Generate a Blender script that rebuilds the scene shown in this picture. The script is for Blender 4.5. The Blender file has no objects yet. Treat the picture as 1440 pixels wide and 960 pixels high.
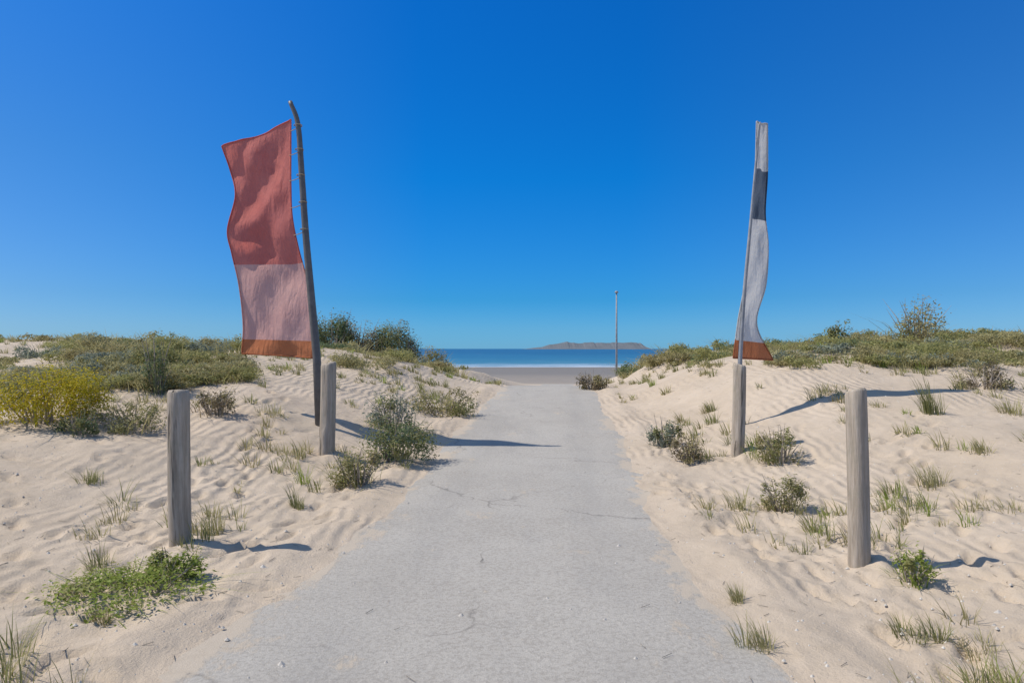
import bpy, bmesh, math, random
from mathutils import Vector, Matrix, noise
S = bpy.context.scene
COL = S.collection
R = math.radians
F = 960.0            # focal length in photo pixels (1440 wide)
HZ = 490.0           # horizon row in the photo
CAMZ = 1.6

# ------------------------------------------------------------------ helpers
def link(o, parent=None):
    COL.objects.link(o)
    if parent: o.parent = parent
    return o
def tag(o, label=None, cat=None, group=None, kind=None):
    if label: o['label'] = label
    if cat: o['category'] = cat
    if group: o['group'] = group
    if kind: o['kind'] = kind
    return o
def obj(name, bm, mat, parent=None, smooth=False):
    me = bpy.data.meshes.new(name)
    bm.to_mesh(me); bm.free()
    for m in (mat if isinstance(mat, (list, tuple)) else [mat]): me.materials.append(m)
    if smooth:
        for p in me.polygons: p.use_smooth = True
    return link(bpy.data.objects.new(name, me), parent)
def empty(name, loc, rz=0, rx=0, ry=0):
    o = bpy.data.objects.new(name, None); o.empty_display_size = .2
    o.location = loc; o.rotation_euler = (rx, ry, rz)
    return link(o)
def smooth(a, b, t):
    t = max(0, min(1, (t-a)/(b-a))); return t*t*(3-2*t)
def ns(x, y, s, seed=0):
    return noise.noise(Vector((x*s, y*s, seed*7.31)))

# ------------------------------------------------------------------ terrain
def path_c(y): return -0.43 + 0.075*y
def path_hw(y): return 1.38 + .05*math.sin(y*.7) + .16*smooth(6.5, 3, y)
def path_z(y): return 0.46*smooth(5, 20, y)
def path_drop(y): return -1.5*smooth(20, 36, y) + .6*smooth(36, 60, y)
BUMPS = [  # x, y, radius, height
    (-6.5, 13, 5.0, .75), (-14, 20, 9, 1.0), (-5.5, 21, 4.5, .55), (-24, 34, 14, 1.0),
    (6.0, 14, 5.0, .7), (13, 19, 9, .95), (24, 30, 14, 1.0), (8, 25, 5, .5), (-9, 6, 4, .35), (9, 6.5, 4, .35)]
_r = random.Random(77)
PRINTS = {}
def add_print(x, y, a, L=.15, W=.055, dep=.024):
    for i in range(int((x-.3)*2)-1, int((x+.3)*2)+2):
        for j in range(int((y-.3)*2)-1, int((y+.3)*2)+2):
            PRINTS.setdefault((i, j), []).append((x, y, math.cos(a), math.sin(a), L, W, dep))
for x0, y0, a in ((2.0,2.2,1.45),(2.25,3.4,1.75),(2.6,2.6,1.2),(1.85,5.5,1.5),(3.6,3.2,2.0),(3.3,6,.9),(-2.3,2.6,1.7),(-2.0,5,1.5),(-3.2,4.2,2.2),(-4,3.5,.6),(-2.9,7,1.7)):
    x, y = x0, y0
    for k in range(14):
        s = 1 if k % 2 else -1
        add_print(x - math.sin(a)*.11*s, y + math.cos(a)*.11*s, a + _r.uniform(-.15,.15), dep=_r.uniform(.024,.05))
        a += _r.uniform(-.12, .12); x += math.cos(a)*.36; y += math.sin(a)*.36
for k in range(160):                      # old, half-filled prints
    add_print(_r.choice((-1,1))*_r.uniform(1.9,5), _r.uniform(2,11), _r.uniform(0,3.1), dep=_r.uniform(.012,.03))
POSTS = [((256-720)/F*5.35, 5.35), ((459-720)/F*9.0, 9.0), ((1207-720)/F*5.0, 5.0), ((1037-720)/F*9.0, 9.0)]
def H(x, y):
    d = abs(x - path_c(y))
    hw = path_hw(y)
    side = smooth(hw-.05, hw+3.0, d)
    base = path_z(y) + path_drop(y)*(1-side) - .9*smooth(24, 60, y)*side
    b = 0.0
    for bx, by, r, h in BUMPS:
        q = ((x-bx)**2 + (y-by)**2)/(r*r)
        if q < 6: b += h*math.exp(-q*1.3)
    und = .16*ns(x, y, .25, 1) + .07*ns(x, y, .8, 2)
    h = base + side*(b + und*1.1 + .12)
    off = smooth(hw-.3, hw+.5, d)
    if y < 40:
        h += (.030*ns(x, y, 1.9, 3) + .010*ns(x, y, 5.5, 5))*off
        h += (1-side)*.02*ns(x, y, .5, 9)
        h += .045*math.exp(-((d-hw-.28)/.22)**2)*(1+ns(x, y, 1.3, 6))      # drifted sand at the margin
        for qx, qy in POSTS:
            q = ((x-qx-.10)**2 + (y-qy)**2)/.075; q2 = ((x-qx+.09)**2 + (y-qy+.05)**2)/.018
            if q < 5: h += .06*math.exp(-q*1.3) - .045*math.exp(-q2)
        if d > hw-.1:
            for px, py, ca, sa, L, W, dep in PRINTS.get((int(x*2) if x > 0 else int(x*2)-1, int(y*2)), ()):
                dx, dy = x-px, y-py
                u, v = dx*ca+dy*sa, -dx*sa+dy*ca
                q = (u/L)**2 + (v/W)**2
                if q < 5: h += -dep*math.exp(-q*q*q) + dep*.5*math.exp(-(q-2.2)**2)
    fall = smooth(34, 75, y)
    return h*(1-fall) - 2.0*fall - 1.2*smooth(70, 178, y) - 2*smooth(178, 230, y)

# ------------------------------------------------------------------ materials
def mat(name):
    m = bpy.data.materials.new(name); m.use_nodes = True
    nt = m.node_tree; b = nt.nodes['Principled BSDF']
    return m, nt, b
def N(nt, t, **kw):
    n = nt.nodes.new(t)
    for k, v in kw.items():
        if k in n.inputs: n.inputs[k].default_value = v
        else: setattr(n, k, v)
    return n
def ramp(nt, fac, stops):
    r = nt.nodes.new('ShaderNodeValToRGB')
    e = r.color_ramp.elements
    while len(e) < len(stops): e.new(.5)
    for i, (p, c) in enumerate(stops):
        e[i].position = p; e[i].color = (*c, 1) if len(c) == 3 else c
    nt.links.new(fac, r.inputs[0]); return r.outputs[0]
def mixc(nt, fac, a, b, mode='MIX'):
    m = nt.nodes.new('ShaderNodeMix'); m.data_type = 'RGBA'; m.blend_type = mode
    for s, v in ((0, fac), (6, a), (7, b)):
        if hasattr(v, 'is_output'): nt.links.new(v, m.inputs[s])
        else: m.inputs[s].default_value = v if not isinstance(v, tuple) else (*v, 1)[:4]
    return m.outputs[2]
def coords(nt, kind='Object', scale=(1,1,1)):
    t = nt.nodes.new('ShaderNodeTexCoord'); mp = nt.nodes.new('ShaderNodeMapping')
    mp.inputs['Scale'].default_value = scale
    nt.links.new(t.outputs[kind], mp.inputs[0]); return mp.outputs[0]
def noi(nt, vec, scale, detail=5, rough=.6):
    n = N(nt, 'ShaderNodeTexNoise', Scale=scale, Detail=detail, Roughness=rough)
    nt.links.new(vec, n.inputs['Vector']); return n.outputs['Fac']
def bump(nt, b, h, strength, dist):
    n = N(nt, 'ShaderNodeBump', Strength=strength, Distance=dist)
    nt.links.new(h, n.inputs['Height'])
    nt.links.new(n.outputs[0], b.inputs['Normal'])
def mathn(nt, op, a, b=None):
    m = nt.nodes.new('ShaderNodeMath'); m.operation = op
    for i, v in enumerate((a, b)):
        if v is None: continue
        if hasattr(v, 'is_output'): nt.links.new(v, m.inputs[i])
        else: m.inputs[i].default_value = v
    return m.outputs[0]

def sand_mat():
    m, nt, b = mat('dune_sand')
    v = coords(nt)
    c = ramp(nt, noi(nt, v, .5, 6), [(.3, SAND1), (.7, SAND2)])
    c = mixc(nt, .5, c, ramp(nt, noi(nt, v, 6, 6, .7), [(.3, (.86,.84,.81)), (.7, (1.06,1.06,1.06))]), 'MULTIPLY')
    deb = ramp(nt, noi(nt, v, 2.1, 9, .78), [(.56, (0,0,0)), (.68, (1,1,1))])
    c = mixc(nt, mathn(nt, 'MULTIPLY', deb, .28), c, (.33,.255,.165))
    mot = ramp(nt, noi(nt, v, 1.1, 8, .7), [(.42, (0,0,0)), (.62, (1,1,1))])
    c = mixc(nt, mathn(nt, 'MULTIPLY', mot, .24), c, (.36,.30,.23))
    speck = ramp(nt, noi(nt, v, 75, 3, .7), [(.66, (0,0,0)), (.72, (1,1,1))])
    c = mixc(nt, mathn(nt, 'MULTIPLY', speck, .35), c, (.2,.155,.11))
    sep = nt.nodes.new('ShaderNodeSeparateXYZ'); nt.links.new(v, sep.inputs[0])
    wet = nt.nodes.new('ShaderNodeMapRange'); nt.links.new(sep.outputs['Z'], wet.inputs[0])
    wet.inputs[1].default_value = -1.2; wet.inputs[2].default_value = -2.3
    c = mixc(nt, mathn(nt, 'MULTIPLY', wet.outputs[0], .9), c, (.165,.16,.155))
    nt.links.new(c, b.inputs['Base Color']); b.inputs['Roughness'].default_value = .95
    b.inputs['Specular IOR Level'].default_value = .15
    wv = N(nt, 'ShaderNodeTexWave', Scale=2.2, Distortion=7.0, Detail=3.0)
    wv.inputs['Detail Scale'].default_value = .6
    nt.links.new(v, wv.inputs['Vector'])
    rm = ramp(nt, noi(nt, v, .45, 3), [(.45, (0,0,0)), (.6, (1,1,1))])
    rip = mathn(nt, 'MULTIPLY', mathn(nt, 'MULTIPLY', wv.outputs['Fac'], rm), .42)
    h = mathn(nt, 'ADD', mathn(nt, 'MULTIPLY', noi(nt, v, 5, 6, .6), .8), mathn(nt, 'MULTIPLY', noi(nt, v, 70, 4, .7), .22))
    h = mathn(nt, 'ADD', h, rip)
    bump(nt, b, h, .75, .05)
    return m
SAND1, SAND2 = (.485,.395,.295), (.56,.465,.36)
def path_mat():
    m, nt, b = mat('path_concrete')
    v = coords(nt)
    c = ramp(nt, noi(nt, v, .7, 8, .65), [(.3, (.39,.36,.315)), (.7, (.46,.43,.38))])
    sp = ramp(nt, noi(nt, v, 110, 4, .75), [(.33, (.55,.55,.55)), (.66, (1.15,1.14,1.12))])
    c = mixc(nt, .5, c, sp, 'MULTIPLY')
    st = ramp(nt, noi(nt, coords(nt, 'Object', (1.6,.35,1)), 1.4, 7, .7), [(.5, (0,0,0)), (.7, (1,1,1))])
    c = mixc(nt, mathn(nt, 'MULTIPLY', st, .3), c, (.27,.26,.245))
    ag = ramp(nt, noi(nt, v, 38, 3, .6), [(.38, (.78,.77,.76)), (.5, (1,1,1)), (.62, (1.1,1.1,1.1))])
    c = mixc(nt, .6, c, ag, 'MULTIPLY')
    wv_ = N(nt, 'ShaderNodeTexNoise', Scale=3.0, Detail=6.0); nt.links.new(v, wv_.inputs['Vector'])
    vadd = nt.nodes.new('ShaderNodeVectorMath'); vadd.operation = 'MULTIPLY_ADD'
    nt.links.new(wv_.outputs['Color'], vadd.inputs[0]); vadd.inputs[1].default_value = (.45,.45,.45); nt.links.new(v, vadd.inputs[2])
    vo = N(nt, 'ShaderNodeTexVoronoi', Scale=.42); vo.feature = 'DISTANCE_TO_EDGE'; nt.links.new(vadd.outputs[0], vo.inputs['Vector'])
    crack = ramp(nt, vo.outputs['Distance'], [(.0, (1,1,1)), (.007, (0,0,0))])
    crack = mathn(nt, 'MULTIPLY', crack, ramp(nt, noi(nt, v, .9, 3), [(.47, (0,0,0)), (.6, (1,1,1))]))
    c = mixc(nt, mathn(nt, 'MULTIPLY', crack, .6), c, (.12,.11,.10))
    sep = nt.nodes.new('ShaderNodeSeparateXYZ'); nt.links.new(v, sep.inputs[0])
    cx = mathn(nt, 'ADD', mathn(nt, 'MULTIPLY', sep.outputs['Y'], .075), -.43)
    d = mathn(nt, 'ABSOLUTE', mathn(nt, 'SUBTRACT', sep.outputs['X'], cx))
    edge = nt.nodes.new('ShaderNodeMapRange'); nt.links.new(d, edge.inputs[0])
    edge.inputs[1].default_value = 1.0; edge.inputs[2].default_value = 1.62
    edge.inputs[3].default_value = -.015; edge.inputs[4].default_value = .26
    tw = N(nt, 'ShaderNodeMapRange'); nt.links.new(mathn(nt, 'ABSOLUTE', mathn(nt, 'SUBTRACT', d, .72)), tw.inputs[0])
    tw.inputs[1].default_value = .24; tw.inputs[2].default_value = .05
    worn = mathn(nt, 'MULTIPLY', tw.outputs[0], ramp(nt, noi(nt, coords(nt, 'Object', (2,.3,1)), 2.0, 6, .7), [(.35, (0,0,0)), (.65, (1,1,1))]))
    c = mixc(nt, mathn(nt, 'MULTIPLY', worn, .32), c, (.29,.275,.25))
    nz = mathn(nt, 'ADD', noi(nt, coords(nt, 'Object', (1,.55,1)), 1.9, 10, .74), edge.outputs[0])
    sandy = ramp(nt, nz, [(.585, (0,0,0)), (.64, (1,1,1))])
    c = mixc(nt, mathn(nt, 'MULTIPLY', sandy, .8), c, (.49,.41,.315))
    nt.links.new(c, b.inputs['Base Color']); b.inputs['Roughness'].default_value = .92
    b.inputs['Specular IOR Level'].default_value = .15
    h = mathn(nt, 'ADD', noi(nt, v, 80, 5, .75), mathn(nt, 'MULTIPLY', sandy, .5))
    bump(nt, b, h, .5, .012)
    return m
def simple(name, c1, c2, scale=6, rough=.8, bstr=.3, bdist=.01, stretch=(1,1,1), spec=.4):
    m, nt, b = mat(name)
    v = coords(nt, 'Object', stretch)
    f = noi(nt, v, scale, 7, .65)
    nt.links.new(ramp(nt, f, [(.3, c1), (.7, c2)]), b.inputs['Base Color'])
    b.inputs['Roughness'].default_value = rough
    b.inputs['Specular IOR Level'].default_value = spec
    if bstr: bump(nt, b, f, bstr, bdist)
    return m
def leaf(name, c1, c2, trans=.25):
    m, nt, b = mat(name)
    v = coords(nt)
    g = nt.nodes.new('ShaderNodeNewGeometry')
    f = mathn(nt, 'ADD', mathn(nt, 'MULTIPLY', g.outputs['Random Per Island'], .6), mathn(nt, 'MULTIPLY', noi(nt, v, 3), .4))
    c = ramp(nt, f, [(.15, c1), (.85, c2)])
    nt.links.new(c, b.inputs['Base Color']); b.inputs['Roughness'].default_value = .6
    b.inputs['Specular IOR Level'].default_value = .25
    tr = nt.nodes.new('ShaderNodeBsdfTranslucent'); nt.links.new(c, tr.inputs['Color'])
    mx = nt.nodes.new('ShaderNodeMixShader'); mx.inputs[0].default_value = trans
    nt.links.new(b.outputs[0], mx.inputs[1]); nt.links.new(tr.outputs[0], mx.inputs[2])
    nt.links.new(mx.outputs[0], nt.nodes['Material Output'].inputs['Surface'])
    return m
def cloth_mat(name, c1, c2, trans):
    m, nt, b = mat(name)
    v = coords(nt)
    c = ramp(nt, noi(nt, v, 1.6, 7, .65), [(.3, c1), (.7, c2)])
    c = mixc(nt, .14, c, ramp(nt, noi(nt, coords(nt, 'Object', (1,1,.15)), 30, 4, .6), [(.35, (.8,.8,.8)), (.65, (1.1,1.1,1.1))]), 'MULTIPLY')
    nt.links.new(c, b.inputs['Base Color']); b.inputs['Roughness'].default_value = .8; b.inputs['Specular IOR Level'].default_value = .2
    cr = noi(nt, coords(nt, 'Object', (2.2,1,.7)), 2.6, 5, .55)
    ridge = mathn(nt, 'ABSOLUTE', mathn(nt, 'SUBTRACT', cr, .5))
    fine = noi(nt, coords(nt, 'Object', (1,1,1)), 22, 4, .6)
    h = mathn(nt, 'ADD', mathn(nt, 'MULTIPLY', ridge, 1.6), mathn(nt, 'MULTIPLY', fine, .09))
    n = N(nt, 'ShaderNodeBump', Strength=.6, Distance=.09); nt.links.new(h, n.inputs['Height'])
    nt.links.new(n.outputs[0], b.inputs['Normal'])
    tr = nt.nodes.new('ShaderNodeBsdfTranslucent'); nt.links.new(c, tr.inputs['Color']); nt.links.new(n.outputs[0], tr.inputs['Normal'])
    mx = nt.nodes.new('ShaderNodeMixShader'); mx.inputs[0].default_value = trans
    nt.links.new(b.outputs[0], mx.inputs[1]); nt.links.new(tr.outputs[0], mx.inputs[2])
    nt.links.new(mx.outputs[0], nt.nodes['Material Output'].inputs['Surface'])
    return m
def wood_mat():
    m, nt, b = mat('weathered_wood')
    v = coords(nt, 'Object', (1,1,.07))
    oi = nt.nodes.new('ShaderNodeObjectInfo')
    va = nt.nodes.new('ShaderNodeVectorMath'); nt.links.new(v, va.inputs[0])
    cb = nt.nodes.new('ShaderNodeCombineXYZ'); nt.links.new(mathn(nt, 'MULTIPLY', oi.outputs['Random'], 30), cb.inputs[2])
    nt.links.new(cb.outputs[0], va.inputs[1]); v = va.outputs[0]
    g = noi(nt, v, 34, 8, .7)
    c = ramp(nt, g, [(.3, (.27,.22,.165)), (.55, (.45,.38,.30)), (.75, (.56,.49,.41))])
    split = ramp(nt, noi(nt, v, 16, 4, .55), [(.60, (0,0,0)), (.66, (1,1,1))])
    c = mixc(nt, mathn(nt, 'MULTIPLY', split, .75), c, (.07,.055,.04))
    v2 = coords(nt, 'Object', (1,1,1))
    pat = ramp(nt, noi(nt, v2, 4.5, 6, .7), [(.5, (0,0,0)), (.72, (1,1,1))])
    c = mixc(nt, mathn(nt, 'MULTIPLY', pat, .4), c, (.24,.24,.17))
    nt.links.new(c, b.inputs['Base Color']); b.inputs['Roughness'].default_value = .92; b.inputs['Specular IOR Level'].default_value = .15
    bump(nt, b, mathn(nt, 'SUBTRACT', g, mathn(nt, 'MULTIPLY', split, .8)), .8, .02)
    return m
M = dict(
  sand=sand_mat(), path=path_mat(),
  wood=wood_mat(),
  rope=simple('rope_fibre', (.25,.2,.14), (.4,.33,.24), 60, .9),
  red=cloth_mat('red_cloth', (.56,.165,.14), (.68,.22,.185), .5),
  pink=cloth_mat('faded_pink_cloth', (.64,.36,.32), (.76,.46,.40), .5),
  orange_cloth=cloth_mat('orange_cloth', (.50,.17,.07), (.58,.22,.10), .4),
  white=cloth_mat('white_cloth', (.58,.58,.57), (.70,.69,.66), .4),
  slate=cloth_mat('slate_cloth', (.09,.12,.16), (.13,.16,.2), .4),
  dark_metal=simple('dark_painted_metal', (.09,.085,.08), (.16,.15,.14), 8, .5),
  metal=simple('grey_metal', (.2,.21,.22), (.35,.36,.37), 8, .5),
  green=leaf('fresh_green', (0.22, 0.28, 0.045), (0.36, 0.42, 0.1), 0.5),
  olive=leaf('olive_scrub', (0.19, 0.195, 0.07), (0.34, 0.33, 0.135), 0.42),
  scrub=leaf('pale_olive_scrub', (.25,.25,.085), (.42,.40,.16), .45),
  dark=leaf('dark_scrub', (0.11, 0.15, 0.065), (0.22, 0.26, 0.12), 0.38),
  yellow=leaf('yellow_broom', (0.4, 0.38, 0.02), (0.62, 0.46, 0.03), 0.42),
  brown=leaf('brown_scrub', (0.16, 0.13, 0.075), (0.28, 0.225, 0.135), 0.3),
  grey_green=leaf('grey_green_scrub', (0.18, 0.21, 0.155), (0.32, 0.35, 0.26), 0.35),
  hazel=leaf('tan_scrub', (0.26, 0.23, 0.1), (0.42, 0.36, 0.17), 0.4),
  tide=simple('driftwood', (.16,.13,.1), (.3,.26,.2), 9, .9),
  pebble=simple('pebble', (.36,.32,.27), (.62,.58,.51), 25, .8),
  straw=leaf('straw_grass', (0.3, 0.275, 0.12), (0.48, 0.43, 0.21), 0.4),
)
def sea_mat():
    m, nt, b = mat('sea_water')
    v = coords(nt, 'Object')
    sep = nt.nodes.new('ShaderNodeSeparateXYZ'); nt.links.new(v, sep.inputs[0])
    mr = nt.nodes.new('ShaderNodeMapRange'); nt.links.new(sep.outputs['Y'], mr.inputs[0])
    mr.inputs[1].default_value = 170; mr.inputs[2].default_value = 700
    depth = ramp(nt, mr.outputs[0], [(0, (.08,.23,.27)), (.35, (.04,.16,.24)), (1, (.028,.115,.20))])
    streak = ramp(nt, noi(nt, coords(nt, 'Object', (.012,.06,1)), 1.0, 5), [(.4, (.75,.8,.85)), (.65, (1.1,1.1,1.1))])
    c = mixc(nt, .8, depth, streak, 'MULTIPLY')
    near = nt.nodes.new('ShaderNodeMapRange'); nt.links.new(sep.outputs['Y'], near.inputs[0])
    near.inputs[1].default_value = 160; near.inputs[2].default_value = 260; near.inputs[3].default_value = .22; near.inputs[4].default_value = -.1
    foam = ramp(nt, mathn(nt, 'ADD', noi(nt, coords(nt, 'Object', (.03,.35,1)), 1.0, 7, .65), near.outputs[0]), [(.6, (0,0,0)), (.68, (1,1,1))])
    c = mixc(nt, foam, c, (.75,.76,.76))
    caps = ramp(nt, noi(nt, coords(nt, 'Object', (.05,.10,1)), 1.0, 6, .7), [(.66, (0,0,0)), (.70, (1,1,1))])
    c = mixc(nt, mathn(nt, 'MULTIPLY', caps, .6), c, (.7,.73,.75))
    nt.links.new(c, b.inputs['Base Color']); b.inputs['Roughness'].default_value = .35
    b.inputs['Specular IOR Level'].default_value = .3
    bump(nt, b, noi(nt, coords(nt, 'Object', (.4,1,1)), .5, 6), .5, .5)
    return m
M['sea'] = sea_mat()

# ------------------------------------------------------------------ ground
def axis(segs):
    out = []
    for a, b, n in segs: out += [a + (b-a)*i/n for i in range(n)]
    out.append(segs[-1][1]); return out
xs = axis([(-900,-100,10),(-100,-30,28),(-30,-12,60),(-12,-5,90),(-5,5,240),(5,12,90),(12,30,60),(30,100,28),(100,900,10)])
ys = axis([(-60,-4,14),(-4,2,24),(2,9,190),(9,16,110),(16,32,90),(32,75,50),(75,235,40)])
def grid(name, xs, ys, zf, material, keep=None):
    bm = bmesh.new()
    vs = [[bm.verts.new((x, y, zf(x, y))) for x in xs] for y in ys]
    for j in range(len(ys)-1):
        for i in range(len(xs)-1):
            bm.faces.new((vs[j][i], vs[j][i+1], vs[j+1][i+1], vs[j+1][i]))
    return obj(name, bm, material, smooth=True)
tag(grid('ground', xs, ys, H, M['sand']), kind='structure')
# path: ragged-edged sheet just above the sand
bm = bmesh.new(); prev = None
yy = -4.0
while yy < 60:
    st = .06 if yy < 14 else .3
    row = []
    wl = path_hw(yy) + .09*ns(1, yy, .9, 11) + .05*ns(1, yy, 3.5, 12)
    wr = path_hw(yy) + .09*ns(5, yy, .9, 13) + .05*ns(5, yy, 3.5, 14)
    for k in range(17):
        t = -1 + 2*k/16
        x = path_c(yy) + (t*wl if t < 0 else t*wr)
        row.append(bm.verts.new((x, yy, H(x, yy) + .012 - .02*abs(t)**12)))
    if prev:
        for k in range(16): bm.faces.new((prev[k], prev[k+1], row[k+1], row[k]))
    prev = row; yy += st
tag(obj('path', bm, M['path'], smooth=True), kind='structure')
bm = bmesh.new()
vs = [bm.verts.new(p) for p in ((-9000,105,-3.2),(9000,105,-3.2),(9000,14000,-3.2),(-9000,14000,-3.2))]
bm.faces.new(vs)
tag(obj('sea', bm, M['sea']), kind='structure')

# ------------------------------------------------------------------ placing
def ground_at(px, py, off=0):
    """walk the pixel's ray until it meets the terrain"""
    dx, dz = (px-720)/F, (HZ-py)/F
    t = 1.5
    while t < 120:
        x, y, z = dx*t, t, CAMZ+dz*t
        if z <= H(x, y): return Vector((x, y, H(x, y)))
        t += .02 if t < 20 else .1
    return Vector((dx*60, 60, H(dx*60, 60)))
def at_depth(px, D):
    x = (px-720)/F*D; return Vector((x, D, H(x, D)))

# ------------------------------------------------------------------ vegetation
class MB:
    """collects bare vertices and faces, links them as ONE mesh object"""
    def __init__(s): s.v = []; s.f = []; s.m = []
    def face(s, pts, mi=0):
        n = len(s.v); s.v += [tuple(p) for p in pts]; s.f.append(tuple(range(n, n+len(pts)))); s.m.append(mi)
    def strip(s, pairs, tip, mi=0):
        n = len(s.v)
        for a, b in pairs: s.v += [tuple(a), tuple(b)]
        for k in range(len(pairs)-1):
            i = n+2*k; s.f.append((i, i+1, i+3, i+2)); s.m.append(mi)
        s.v.append(tuple(tip)); i = n+2*(len(pairs)-1); s.f.append((i, i+1, len(s.v)-1)); s.m.append(mi)
    def build(s, name, mats, parent=None):
        me = bpy.data.meshes.new(name); me.from_pydata(s.v, [], s.f)
        for m in (mats if isinstance(mats, (list, tuple)) else [mats]): me.materials.append(m)
        me.polygons.foreach_set('material_index', s.m)
        me.update()
        return link(bpy.data.objects.new(name, me), parent)
WIND = Vector((-.25, .12, 0))
def tuft_mb(mb, rnd, n, h, spread, w=.005, c=(0,0,0), mi=0, seg=3):
    c = Vector(c)
    for i in range(n):
        a = rnd.uniform(0, 6.283); r0 = spread*.5*math.sqrt(rnd.random())
        base = c + Vector((math.cos(a)*r0, math.sin(a)*r0, -.03))
        L = h*rnd.uniform(.35, 1.12); la = a + rnd.uniform(-.9, .9)
        lean = rnd.uniform(.05, 1)**1.3*spread*.9 + .08*L
        d = Vector((math.cos(la), math.sin(la), 0))*lean + WIND*L*rnd.uniform(.4, 1.2)
        s = Vector((-math.sin(la+rnd.uniform(-1,1)), math.cos(la), 0)).normalized()*w*rnd.uniform(.6, 1.3)
        pr = []
        drp = rnd.uniform(.1, .6)
        for k in range(seg):
            t = k/seg
            p = base + d*t**1.6 + Vector((0,0,L*(t - drp*.5*t**3)))
            pr.append((p-s*(1-t*.7), p+s*(1-t*.7)))
        mb.strip(pr, base + d + Vector((0,0,L*(1-drp*.5))), mi)
def leaves_mb(mb, rnd, rx, ry, h, n, size, clumps=9, c=(0,0,0), mi=0, flat=.38, rag=.25, upb=1.0, mi2=None, share=.3):
    """a scrubby mass: leaf faces gathered in sprays of uneven size round several leading shoots"""
    c = Vector(c); cs = []
    for i in range(clumps):
        a = rnd.uniform(0, 6.283); r = math.sqrt(rnd.random())*.8
        cs.append((Vector((math.cos(a)*rx*r, math.sin(a)*ry*r, h*rnd.uniform(.12, .74)*(1-.55*r*r))), rnd.uniform(.16, .40)))
    for i in range(n):
        ci = int(rnd.random()**1.3*len(cs)); cc, cr = cs[ci]
        v = Vector((rnd.gauss(0,1), rnd.gauss(0,1), rnd.gauss(0,1))).normalized()
        v *= rnd.random()**.45*(1 + (rnd.random()**6)*rag*2)
        p = c + cc + Vector((v.x*rx*cr*1.15, v.y*ry*cr*1.15, v.z*h*cr))
        if p.z < c.z: p.z = c.z + rnd.uniform(0, .12)*h
        up = (v + Vector((rnd.uniform(-.8,.8), rnd.uniform(-.8,.8), rnd.uniform(0,1.0)*upb))).normalized()
        u = up.orthogonal().normalized(); u.rotate(Matrix.Rotation(rnd.uniform(0,6.28), 3, up)); w = up.cross(u)
        l = size*rnd.uniform(.5, 1.5); ww = l*flat
        mb.face((p-u*l*.5, p+w*ww*.5+up*l*.08, p+u*l*.5, p-w*ww*.5+up*l*.08), mi if mi2 is None or (ci % 10)/10 >= share + rnd.uniform(-.12,.12) else mi2)
def tube(bm, pts, rad, seg=8, cap=True):
    pts = [Vector(p) for p in pts]; rings = []; uu = None
    for i, p in enumerate(pts):
        d = (pts[min(i+1, len(pts)-1)] - pts[max(i-1, 0)]).normalized()
        u = d.orthogonal().normalized() if uu is None else (uu - d*uu.dot(d)).normalized()
        uu = u; w = d.cross(u); r = rad[i] if isinstance(rad, (list, tuple)) else rad
        rings.append([bm.verts.new(p + u*math.cos(k*6.28318/seg)*r + w*math.sin(k*6.28318/seg)*r) for k in range(seg)])
    for a, b in zip(rings, rings[1:]):
        for k in range(seg): bm.faces.new((a[k], a[(k+1)%seg], b[(k+1)%seg], b[k]))
    if cap:
        bm.faces.new(rings[0][::-1]); bm.faces.new(rings[-1])
    return bm
def branch_bm(rnd, rx, ry, h, n):
    bm = bmesh.new()
    for i in range(n):
        a = rnd.uniform(0,6.28); r = rnd.uniform(.25,1.0)
        p0 = Vector((math.cos(a)*rx*.2, math.sin(a)*ry*.2, -.06)); p1 = Vector((math.cos(a)*rx*r, math.sin(a)*ry*r, h*rnd.uniform(.3,.92)))
        q = (p0+p1)/2 + Vector((rnd.uniform(-.1,.1)*rx, rnd.uniform(-.1,.1)*rx, .1*h))
        tube(bm, [p0, q, p1], [.010*h+.004, .006*h+.003, .002], 5)
    return bm
SEED = [0]
G1, G2 = 'shrubs on the dunes', 'grass tufts on the sand'
def shrub(px, py, wpx, hpx, m, label, dens=1.0, D=None, group=G1, leafpx=3.2, flat=.38, clumps=0, upb=1.3):
    """px,py = foot of the shrub in the photo; wpx,hpx its size there"""
    SEED[0] += 1; rnd = random.Random(SEED[0])
    p = ground_at(px, py) if D is None else at_depth(px, D)
    s = p.y/F; rx = wpx*s/2*1.1; h = hpx*s*1.1
    t = empty('shrub', p); tag(t, label, 'shrub', group)
    ls = max(.022, leafpx*s*1.4)
    n = int(min(14000, max(900, dens*7.5*rx*(rx*.9+h)/(ls*ls))))
    mb = MB(); leaves_mb(mb, rnd, rx, rx*.85, h, n, ls, clumps or 12+int(12*rx), flat=flat, upb=upb, mi2=1, share={'yellow': .1, 'green': .12}.get(m, .28))
    tuft_mb(mb, rnd, 40, h*.75, rx*1.5, .003+.0004*p.y)
    second = dict(yellow='olive', dark='olive', olive='hazel', brown='hazel', grey_green='olive', hazel='scrub', straw='olive', green='scrub')[m]
    mb.build('foliage', [M[m], M[second]], t)
    obj('branches', branch_bm(rnd, rx, rx*.85, h, 18), M['wood'], t)
    return t
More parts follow.
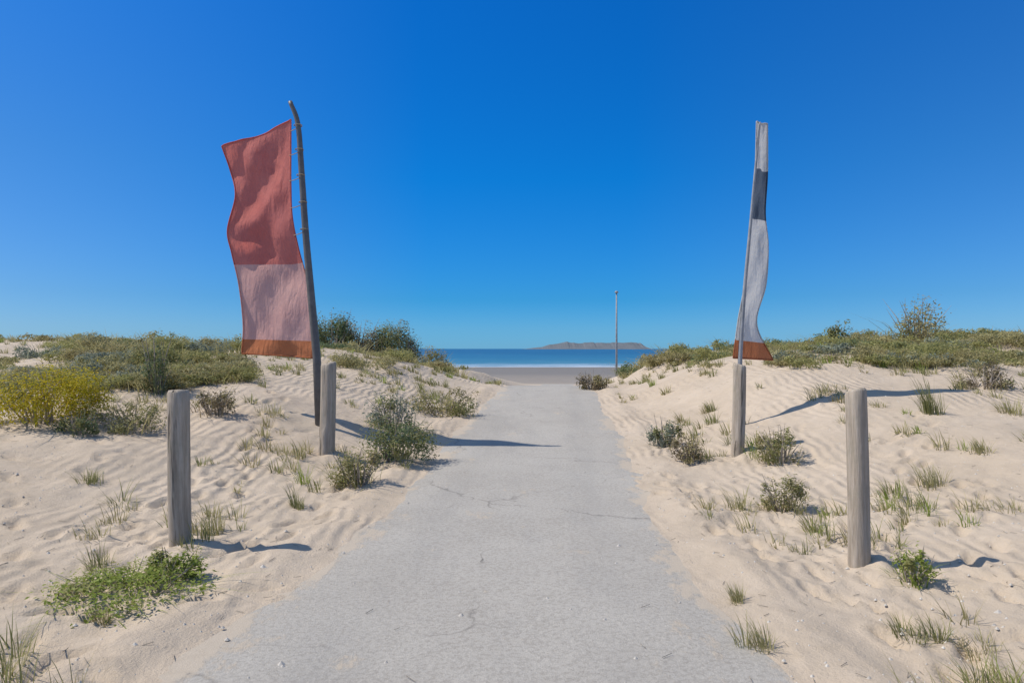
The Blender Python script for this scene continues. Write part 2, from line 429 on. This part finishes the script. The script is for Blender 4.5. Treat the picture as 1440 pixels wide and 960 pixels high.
def tuft(px, py, wpx, hpx, m, label, n=160):
    SEED[0] += 1; rnd = random.Random(SEED[0]*3)
    p = ground_at(px, py); s = p.y/F; mb = MB(); hw = wpx*s*.5; h = hpx*s*1.15
    for k in range(max(3, int(wpx*s/.16))):     # a tuft is several crowns grown together
        r = hw*math.sqrt(rnd.random())*.75; a = rnd.uniform(0,6.28)
        tuft_mb(mb, rnd, n//4, h*rnd.uniform(.5,1), min(.22, hw*.8), max(.0028, .00055*p.y), (math.cos(a)*r, math.sin(a)*r*.7, 0))
    o = mb.build('grass_tuft', M[m]); o.location = p
    return tag(o, label, 'grass tuft', G2)

# ------------------------------------------------------------------ fence posts
def post(px, py_top, D, w, label):
    p = at_depth(px, D)
    h = CAMZ + (HZ-py_top)/F*D - p.z
    rnd = random.Random(int(px)); bm = bmesh.new()
    K, NZ = 22, 26; rings = []
    cut = [rnd.uniform(-.02, .02) for _ in range(2)]
    cracks = [(rnd.uniform(0, 6.28), rnd.uniform(.1,.5)*h, rnd.uniform(.7,1.1)*h) for _ in range(4)]
    for i in range(NZ+1):
        z = -.35 + (h+.35)*i/NZ; ring = []
        for k in range(K):
            a = 6.28318*k/K
            r = w/2*(1.03 - .05*i/NZ)*(1 + .05*noise.noise(Vector((math.cos(a)*1.6, math.sin(a)*1.6, z*.8+px))) + .03*noise.noise(Vector((math.cos(a)*5, math.sin(a)*5, z*.5+px))))
            for ca, z0, z1 in cracks:
                dd = abs((a-ca+3.1416) % 6.2832 - 3.1416)
                if dd < .17 and z0 < z < z1+.2: r *= .86
            if i == NZ: r *= .86
            if i == NZ-1: z = h-.022
            zz = z + (cut[0]*math.cos(a) + cut[1]*math.sin(a) if i >= NZ-1 else 0)
            ring.append(bm.verts.new((math.cos(a)*r + .012*math.sin(z*1.7+px), math.sin(a)*r, zz)))
        rings.append(ring)
    for a, b in zip(rings, rings[1:]):
        for k in range(K): bm.faces.new((a[k], a[(k+1)%K], b[(k+1)%K], b[k]))
    cv = bm.verts.new((.012*math.sin(h*1.7+px), 0, h+.004))
    for k in range(K): bm.faces.new((rings[-1][k], rings[-1][(k+1)%K], cv))
    o = obj('fence_post', bm, M['wood'], smooth=True); o.location = p
    o.rotation_euler = (rnd.uniform(-.02,.02), rnd.uniform(-.025,.025), 0)
    return tag(o, label, 'post', 'weathered posts along the path')
post(256, 548, 5.35, .165, 'grey wooden post left of the path with bright green plants at its foot')
post(459, 510, 9.0, .20, 'grey wooden post left of the path, below the red flag')
post(1207, 548, 5.0, .15, 'grey wooden post right of the path, the nearer one in open sand')
post(1037, 512, 9.0, .17, 'grey wooden post right of the path, below the pale flag')

# ------------------------------------------------------------------ flags
def flag_px(D, px, py): return Vector(((px-720)/F*D, D, CAMZ+(HZ-py)/F*D))
def spline(pts, n):
    """Catmull-Rom through pts"""
    P = [Vector(p) for p in pts]; P = [2*P[0]-P[1]] + P + [2*P[-1]-P[-2]]; out = []
    for i in range(n+1):
        t = i/n*(len(P)-3); k = min(int(t), len(P)-4); u = t-k
        a, b, c, d = P[k:k+4]
        out.append(.5*((2*b) + (c-a)*u + (2*a-5*b+4*c-d)*u*u + (3*b-a-3*c+d)*u**3))
    return out
def bm_join(o, extra):
    """adds a loose bmesh to an object's mesh"""
    b2 = bmesh.new(); b2.from_mesh(o.data)
    vm = [b2.verts.new(v.co) for v in extra.verts]; extra.verts.index_update()
    for f in extra.faces:
        nf = b2.faces.new([vm[v.index] for v in f.verts]); nf.smooth = True
    b2.to_mesh(o.data); b2.free(); extra.free()
def cloth(name, left, right, bands, parent, org, billow, n=140, k=30):
    """cloth between two edge curves (bottom to top); bands = [(from, to, part name, material)], the first is the main cloth"""
    L, Rr = spline(left, n), spline(right, n); name_seed = 3.7; out = []
    main = None
    for (a, b, pname, m) in bands:
        i0, i1 = round(a*n), round(b*n); mb = bmesh.new(); rows = []
        for i in range(i0, i1+1):
            row = []
            for j in range(k+1):
                t = j/k; p = L[i].lerp(Rr[i], t) - org
                slack = max(0, math.sin(t*3.14159))**.6
                p.y += billow*slack*(math.sin(i/n*11 + t*5) *.6 + math.sin(i/n*23 - t*7)*.3 + .5)
                p.x += billow*.25*slack*math.sin(i/n*17 + t*3)
                p.y += billow*.55*slack*noise.noise(Vector((t*2.2 + i/n*3, i/n*5 - t*2, name_seed)))
                p.y += billow*.30*slack*abs(noise.noise(Vector((t*2.6 + i/n*9, i/n*3.5 - t*1.2, name_seed))))
                p.y += billow*.10*slack*noise.noise(Vector((t*9 + i/n*12, i/n*14, name_seed)))
                row.append(mb.verts.new(p))
            rows.append(row)
        EDGE = {0: [r[0].co.copy() for r in rows], -1: [r[-1].co.copy() for r in rows], 'top': [q.co.copy() for q in rows[-1]], 'bot': [q.co.copy() for q in rows[0]]}
        for r0, r1 in zip(rows, rows[1:]):
            for j in range(k): mb.faces.new((r0[j], r0[j+1], r1[j+1], r1[j]))
        o = obj(pname, mb, M[m], main or parent, True)
        if main is None: main = o
        hb = bmesh.new()                         # doubled hem along both edges of this piece
        edge = lambda j: [Vector(q) for q in EDGE[j]]
        for j in (0, -1):
            pts = edge(j); tube(hb, pts, .011, 5)
        if b == 1: tube(hb, [Vector(q) for q in EDGE['top']], .011, 5)
        if a == 0: tube(hb, [Vector(q) for q in EDGE['bot']], .012, 5)
        bm_join(o, hb)
    return main
# the red flag
D = 10.3
org = at_depth(450, D)
red = empty('feather_flag', org); tag(red, 'tall red flag with a paler pink lower panel, on a dark pole', 'flag', 'tall flags beside the path')
pole = spline([flag_px(D, 447, 520), flag_px(D, 438, 420), flag_px(D, 430, 330), flag_px(D, 424, 240), flag_px(D, 419, 175), flag_px(D, 408, 143)], 30)
pole[0] = Vector((org.x, org.y, org.z-.3))
bm = tube(bmesh.new(), [p-org for p in pole], [.062-.03*i/30 for i in range(31)], 12)
red_pole = obj('pole', bm, M['dark_metal'], red, True)
for py, xa, xb in ((180,411,422), (214,410,424), (250,410,426), (288,411,429), (326,416,431)):      # loops that tie the cloth to the pole
    a_, b_ = flag_px(D, xa-3, py+5)-org, flag_px(D, xb-3, py-3)-org
    ring = [b_ + Vector((math.cos(q*.7854)*.062, math.sin(q*.7854)*.062, .01*q/8)) for q in range(9)]
    obj('tie', tube(bmesh.new(), [a_, a_*.5+b_*.5+Vector((0,-.03,-.03))] + ring, .0065, 5), M['rope'], red)
Lf = [flag_px(D, 340, 497), flag_px(D, 342, 455), flag_px(D, 336, 400), flag_px(D, 326, 356), flag_px(D, 320, 323), flag_px(D, 331, 275), flag_px(D, 324, 240), flag_px(D, 312, 206)]
for q, dy in zip(Lf, (.35, .5, .62, .6, .45, .62, .75, .6)):
    k = (D+dy)/D; q.x *= k; q.y += dy; q.z = CAMZ + (q.z-CAMZ)*k
Rf = [flag_px(D, 440, 503), flag_px(D, 439, 455), flag_px(D, 433, 400), flag_px(D, 420, 350), flag_px(D, 411, 305), flag_px(D, 409, 260), flag_px(D, 409, 210), flag_px(D, 409, 168)]
cloth('banner', Lf, Rf, [(26/70, 1, 'banner', 'red'), (5/70, 26/70, 'faded_panel', 'pink'), (0, 5/70, 'bottom_hem', 'orange_cloth')], red, org, .16)
# the pale flag, twisted almost edge-on
org = at_depth(1040, D)
pale = empty('feather_flag', org); tag(pale, 'tall thin pale flag twisted nearly edge-on, with a dark band and orange hem', 'flag', 'tall flags beside the path')
pole = spline([flag_px(D, 1040, 515), flag_px(D, 1046, 420), flag_px(D, 1055, 320), flag_px(D, 1063, 230), flag_px(D, 1069, 172)], 30)
pole[0] = Vector((org.x, org.y, org.z-.3))
bm = tube(bmesh.new(), [p-org for p in pole], [.034-.022*i/30 for i in range(31)], 10)
obj('pole', bm, M['metal'], pale, True)
Lf = [flag_px(D, 1031, 503), flag_px(D, 1038, 450), flag_px(D, 1047, 400), flag_px(D, 1053, 340), flag_px(D, 1057, 295), flag_px(D, 1062, 240), flag_px(D, 1064, 171)]
Rf = [flag_px(D, 1087, 506), flag_px(D, 1064, 455), flag_px(D, 1077, 400), flag_px(D, 1080, 345), flag_px(D, 1076, 300), flag_px(D, 1079, 245), flag_px(D, 1079, 174)]
for q, dy in zip(Rf, (.15, .25, .3, .34, .3, .3, .15)): q.y += dy
for q in Rf:                                   # keep the same line of sight at the new depth
    k = q.y/D; q.x *= k; q.z = CAMZ + (q.z-CAMZ)*k
cloth('banner', Lf, Rf, [(.84, 1, 'banner', 'white'), (.63, .84, 'dark_band', 'slate'), (.08, .63, 'lower_panel', 'white'), (0, .08, 'bottom_hem', 'orange_cloth')], pale, org, .05)
# thin mast far off by the beach
p = at_depth(867, 60); bm = bmesh.new()
h = CAMZ + (HZ-412)/F*60 - p.z
mast = empty('mast', p); tag(mast, 'thin grey mast rising above the sea beyond the end of the path', 'mast')
obj('pole', tube(bm, [(0,0,-.3),(0,0,h*.5),(0,0,h)], [.1,.085,.06], 8), M['metal'], mast, True)
bm = bmesh.new(); tube(bm, [(0,0,h),(0,0,h+.12),(0,0,h+.2)], [.16,.16,.06], 10)
obj('cap', bm, M['metal'], mast, True)

# ------------------------------------------------------------------ plants the photo shows
# left of the path
shrub(60, 592, 165, 86, 'yellow', 'large yellow flowering bush at the left edge', 1.7, upb=1.8, clumps=40)
shrub(112, 610, 60, 34, 'dark', 'low dark olive bush in front of the yellow bush')
shrub(221, 552, 42, 82, 'dark', 'upright narrow dark green bush behind the nearer left post')
shrub(300, 582, 66, 40, 'brown', 'low dark brown bush right of the nearer left post')
shrub(188, 604, 90, 46, 'straw', 'pale yellowish bush between the yellow bush and the nearer left post', .8)
shrub(558, 646, 108, 66, 'dark', 'dense dark green bush at the left edge of the path', 1.3)
shrub(552, 604, 78, 58, 'grey_green', 'grey green bush just behind the dark bush at the path edge')
shrub(622, 584, 100, 42, 'olive', 'wide low olive bush on the left path edge farther up')
shrub(503, 684, 76, 62, 'olive', 'olive bush in front of the farther left post')
shrub(186, 838, 225, 34, 'green', 'wide bright green clump in the sand left of the nearer left post', .75, leafpx=4.4, flat=.5, upb=4, clumps=60)
shrub(243, 812, 74, 44, 'green', 'small fresh green plant growing against the nearer left post', 1.6, leafpx=4, flat=.55, upb=3)
tuft(122, 800, 70, 45, 'olive', 'small tuft beside the left end of the bright green clump')
tuft(128, 682, 60, 40, 'olive', 'green tuft below the yellow bush')
tuft(404, 642, 56, 36, 'straw', 'straw coloured tuft on the bank left of the farther left post')
tuft(424, 714, 36, 38, 'olive', 'green tuft alone on the sand below the farther left post')
tuft(288, 748, 60, 42, 'straw', 'straw tuft touching the right side of the nearer left post')
tuft(152, 876, 40, 40, 'hazel', 'small dry tuft lowest on the left sand')
# far left grove
GR = 'dark bushes at the far end of the left dune'
shrub(466, 514, 66, 72, 'dark', 'dark bush standing right beside the red flag', 2.4, D=24, group=GR, leafpx=2.6)
shrub(500, 516, 66, 66, 'brown', 'brownish dark bush second from the red flag', 2.4, D=25, group=GR, leafpx=2.6)
shrub(536, 518, 62, 66, 'dark', 'rounded bush third from the red flag', 2.4, D=26, group=GR, leafpx=2.6)
shrub(566, 520, 52, 64, 'grey_green', 'grey green bush at the sea end of the row of dark bushes', 2.2, D=27, group=GR, leafpx=2.6)
shrub(605, 520, 52, 36, 'hazel', 'low tan bush nearest the sea on the left dune', D=28, group=GR, leafpx=2.6)
# right of the path
shrub(934, 626, 50, 44, 'grey_green', 'grey green bush closest to the right path edge', 1.2)
shrub(970, 648, 50, 42, 'brown', 'brownish bush between the right path edge and the farther right post')
shrub(1096, 650, 66, 58, 'olive', 'taller olive bush right of the farther right post')
shrub(1102, 714, 70, 46, 'olive', 'dense low olive bush in front of the taller olive bush', 1.2)
shrub(1284, 818, 62, 48, 'green', 'fresh green plant beside the nearer right post', leafpx=4)
shrub(835, 548, 44, 30, 'brown', 'dark low bush where the path meets the sea')
tuft(1140, 748, 44, 40, 'straw', 'pale tuft at the lower right of the dense olive bush')
tuft(1312, 684, 70, 42, 'straw', 'straw tuft on the open right dune, above the twin pale tufts')
tuft(1392, 716, 76, 40, 'straw', 'wide straw tuft near the right edge, middle of the dune')
tuft(1310, 582, 40, 62, 'olive', 'tall thin olive tuft below the tan bush on the right skyline')
tuft(1420, 582, 60, 44, 'straw', 'straw tuft at the right edge just below the crest')
tuft(1292, 900, 76, 50, 'olive', 'greener left one of two tufts lowest on the right sand', 260)
tuft(1360, 918, 100, 46, 'straw', 'paler right one of two tufts lowest on the right sand', 260)
tuft(1070, 914, 60, 54, 'straw', 'pale tuft on the right edge of the path in the foreground')
tuft(1040, 848, 36, 34, 'straw', 'small pale tuft on the right path edge just behind the foreground one')
shrub(1174, 516, 50, 40, 'dark', 'dark green bush on the right skyline nearest the pale flag', D=19)
shrub(1288, 520, 84, 66, 'hazel', 'tallest tan bush on the right skyline', D=20)
shrub(1384, 546, 72, 42, 'brown', 'brown green bush below the right skyline near the edge')

# ------------------------------------------------------------------ uncountable cover
rnd = random.Random(5)
mb = MB()
def scrub_at(x, y, h, r, mi):
    c = Vector((x, y, H(x, y)))
    ls = max(.05, .0042*y)
    leaves_mb(mb, rnd, r, r, h, int(5.5*r*(r+h)/(ls*ls)), ls, 9, c, mi)
    tuft_mb(mb, rnd, 40, h*1.15, r*1.5, .0005*y+.002, c, 4 if rnd.random() < .6 else mi)
for i in range(760):
    y = rnd.uniform(12.5, 38)
    left = rnd.random() < .55
    px = rnd.uniform(-160, 640) if left else rnd.uniform(880, 1600)
    x = (px-720)/F*y
    d = abs(x-path_c(y)) - path_hw(y)
    if d < .9 or (d < 3.0 and y < 22): continue
    if not left and y < (14 if px > 1110 else 17): continue
    if left and px > 330 and y < 17: continue
    if noise.noise(Vector((x*.35, y*.35, 3))) < (-.15 if y > 17 else -.05): continue
    scrub_at(x, y, rnd.uniform(.22, .55), rnd.uniform(.4, 1.0), rnd.choice((0,0,0,0,1,2,2,3,4,4,4)))
for i in range(220):                             # low growth on the front of both crests
    left = rnd.random() < .6
    px = rnd.uniform(-80, 350) if left else rnd.uniform(930, 1500)
    p = ground_at(px, rnd.uniform(506, 548) if left else rnd.uniform(494, 516))
    if abs(p.x-path_c(p.y)) - path_hw(p.y) < 1.2 or noise.noise(Vector((p.x*.7, p.y*.7, 1))) < -.2: continue
    scrub_at(p.x, p.y, rnd.uniform(.12, .32), rnd.uniform(.25, .6), rnd.choice((0,0,2,3,4,4)))
tag(mb.build('dune_scrub', [M['scrub'], M['dark'], M['hazel'], M['grey_green'], M['straw']]), 'band of mixed olive scrub covering both dune crests', kind='stuff')
mb = MB()
for i in range(3800):
    y = 2.6 + 27*rnd.random()**1.2
    x = rnd.uniform(-1,1)*(.86*y+1)
    d = abs(x-path_c(y)) - path_hw(y)
    if d < .12: continue
    q = noise.noise(Vector((x*.55, y*.55, 8))) + .5*noise.noise(Vector((x*1.7, y*1.7, 4)))
    if q < .15 - .25*smooth(8, 18, y) + .25*smooth(1.0, .1, d): continue
    sc = rnd.uniform(.35, 1)
    tuft_mb(mb, rnd, int(26*sc)+6, .30*sc, .16*sc+.04, .0022+.0004*y, (x, y, H(x, y)), rnd.choice((0,0,1,1,1,2,3)))
tag(mb.build('dune_grass', [M['olive'], M['straw'], M['hazel'], M['green']]), 'sparse dune grass scattered over the sand', kind='stuff')
mb = MB()
for i in range(4200):                            # bits of shell, stone, stalk
    y = 2.2 + 12*rnd.random()**1.6; x = rnd.uniform(-.85, .85)*y
    d = abs(x-path_c(y)) - path_hw(y)
    if d < -.05 and rnd.random() < .93: continue
    z = H(x, y) + (.014 if d < 0 else 0)
    if rnd.random() < .72:
        r = rnd.uniform(.004, .013)*(1.6 if rnd.random() < .08 else 1)
        top = Vector((x, y, z+r*.9)); ring = [Vector((x+math.cos(a)*r*rnd.uniform(.8,1.4), y+math.sin(a)*r, z-.002)) for a in (0,1.05,2.1,3.14,4.2,5.2)]
        for k in range(6): mb.face((ring[k], ring[(k+1)%6], top), 0)
    else:
        a = rnd.uniform(0, 3.14); l = rnd.uniform(.02, .08); w_ = .0016
        u = Vector((math.cos(a), math.sin(a), 0)); s_ = Vector((-u.y, u.x, 0))*w_
        p0, p1 = Vector((x,y,z+.003))-u*l/2, Vector((x,y,z+.008))+u*l/2; tp = Vector((0,0,w_*1.6))
        mb.face((p0-s_, p1-s_, p1+tp, p0+tp), 1); mb.face((p0+s_, p1+s_, p1+tp, p0+tp), 1)
tag(mb.build('beach_litter', [M['pebble'], M['tide']]), 'small stones, shell bits and dry stalks on the sand', kind='stuff')
# far coast beyond the water
mb = MB(); pr = None
for i in range(61):
    px = 735 + 190*i/60; Dc = 5200; x = (px-720)/F*Dc
    e = max(.0, math.sin(min(1, i/22)*1.57))*min(1, (60-i)/6+.15)
    z = -5 + (20 + 34*e + 14*noise.noise(Vector((i*.17, 0, 0))) + 6*noise.noise(Vector((i*.6, 2, 0))))*max(.15, e)
    row = [Vector((x, Dc, -5)), Vector((x, Dc+260, z)), Vector((x, Dc+900, -5))]
    if pr:
        mb.face((pr[0], row[0], row[1], pr[1])); mb.face((pr[1], row[1], row[2], pr[2]))
    pr = row
tag(mb.build('hills', simple('far_hills', (.10,.12,.13), (.16,.17,.18), .01, .95, 0)), kind='structure')

# ------------------------------------------------------------------ sky, sun, camera
# a polarised, deeply saturated sky: darkest straight ahead, a quarter turn from the sun, paler towards both sides
SKY_AHEAD = [(0, (.115,.34,.76)), (.03, (.105,.325,.68)), (.07, (.055,.295,.61)), (.24, (.012,.335,.71)), (.47, (.014,.35,.80)), (.75, (1.15,1.05,.92))]
SKY_SIDE = [(0, (.17,.34,.66)), (.03, (.175,.33,.61)), (.07, (.16,.32,.575)), (.24, (.135,.36,.62)), (.47, (.09,.41,.80)), (.75, (1.15,1.05,.92))]
SUN_EL, SUN_AZ = R(52), R(-90)       # azimuth from +Y, clockwise seen from above
w = bpy.data.worlds.new('World'); S.world = w; w.use_nodes = True
nt = w.node_tree; bg = nt.nodes['Background']
sk = nt.nodes.new('ShaderNodeTexSky'); sk.sky_type = 'NISHITA'; sk.sun_disc = False
sk.sun_elevation = SUN_EL; sk.sun_rotation = SUN_AZ; sk.air_density = 1.0; sk.dust_density = .1; sk.ozone_density = 2.0
tc = nt.nodes.new('ShaderNodeTexCoord'); sp = nt.nodes.new('ShaderNodeSeparateXYZ')
nt.links.new(tc.outputs['Generated'], sp.inputs[0])
side = nt.nodes.new('ShaderNodeMapRange'); nt.links.new(mathn(nt, 'MAXIMUM', mathn(nt, 'MULTIPLY', sp.outputs['X'], -1), mathn(nt, 'MULTIPLY', sp.outputs['X'], .72)), side.inputs[0])
side.inputs[1].default_value = .12; side.inputs[2].default_value = .62
tint = mixc(nt, side.outputs[0], ramp(nt, sp.outputs['Z'], SKY_AHEAD), ramp(nt, sp.outputs['Z'], SKY_SIDE))
nt.links.new(mixc(nt, 1.0, sk.outputs[0], tint, 'MULTIPLY'), bg.inputs[0])
bg.inputs[1].default_value = .15
sd = bpy.data.lights.new('sun', 'SUN'); sd.energy = 3.6; sd.angle = R(.5); sd.color = (1,.93,.83)
so = link(bpy.data.objects.new('sun', sd))
dirv = Vector((math.sin(SUN_AZ)*math.cos(SUN_EL), math.cos(SUN_AZ)*math.cos(SUN_EL), math.sin(SUN_EL)))
so.rotation_euler = dirv.to_track_quat('Z', 'Y').to_euler()
so.location = dirv*50
cd = bpy.data.cameras.new('camera'); cd.sensor_width = 36; cd.lens = 24; cd.clip_end = 30000; cd.clip_start = .05
co = link(bpy.data.objects.new('camera', cd)); co.location = (0,0,CAMZ)
co.rotation_euler = (R(90) , 0, 0); cd.shift_y = (HZ-480)/1440
S.camera = co
S.view_settings.view_transform = 'Standard'; S.view_settings.look = 'None'; S.view_settings.exposure = 0.3
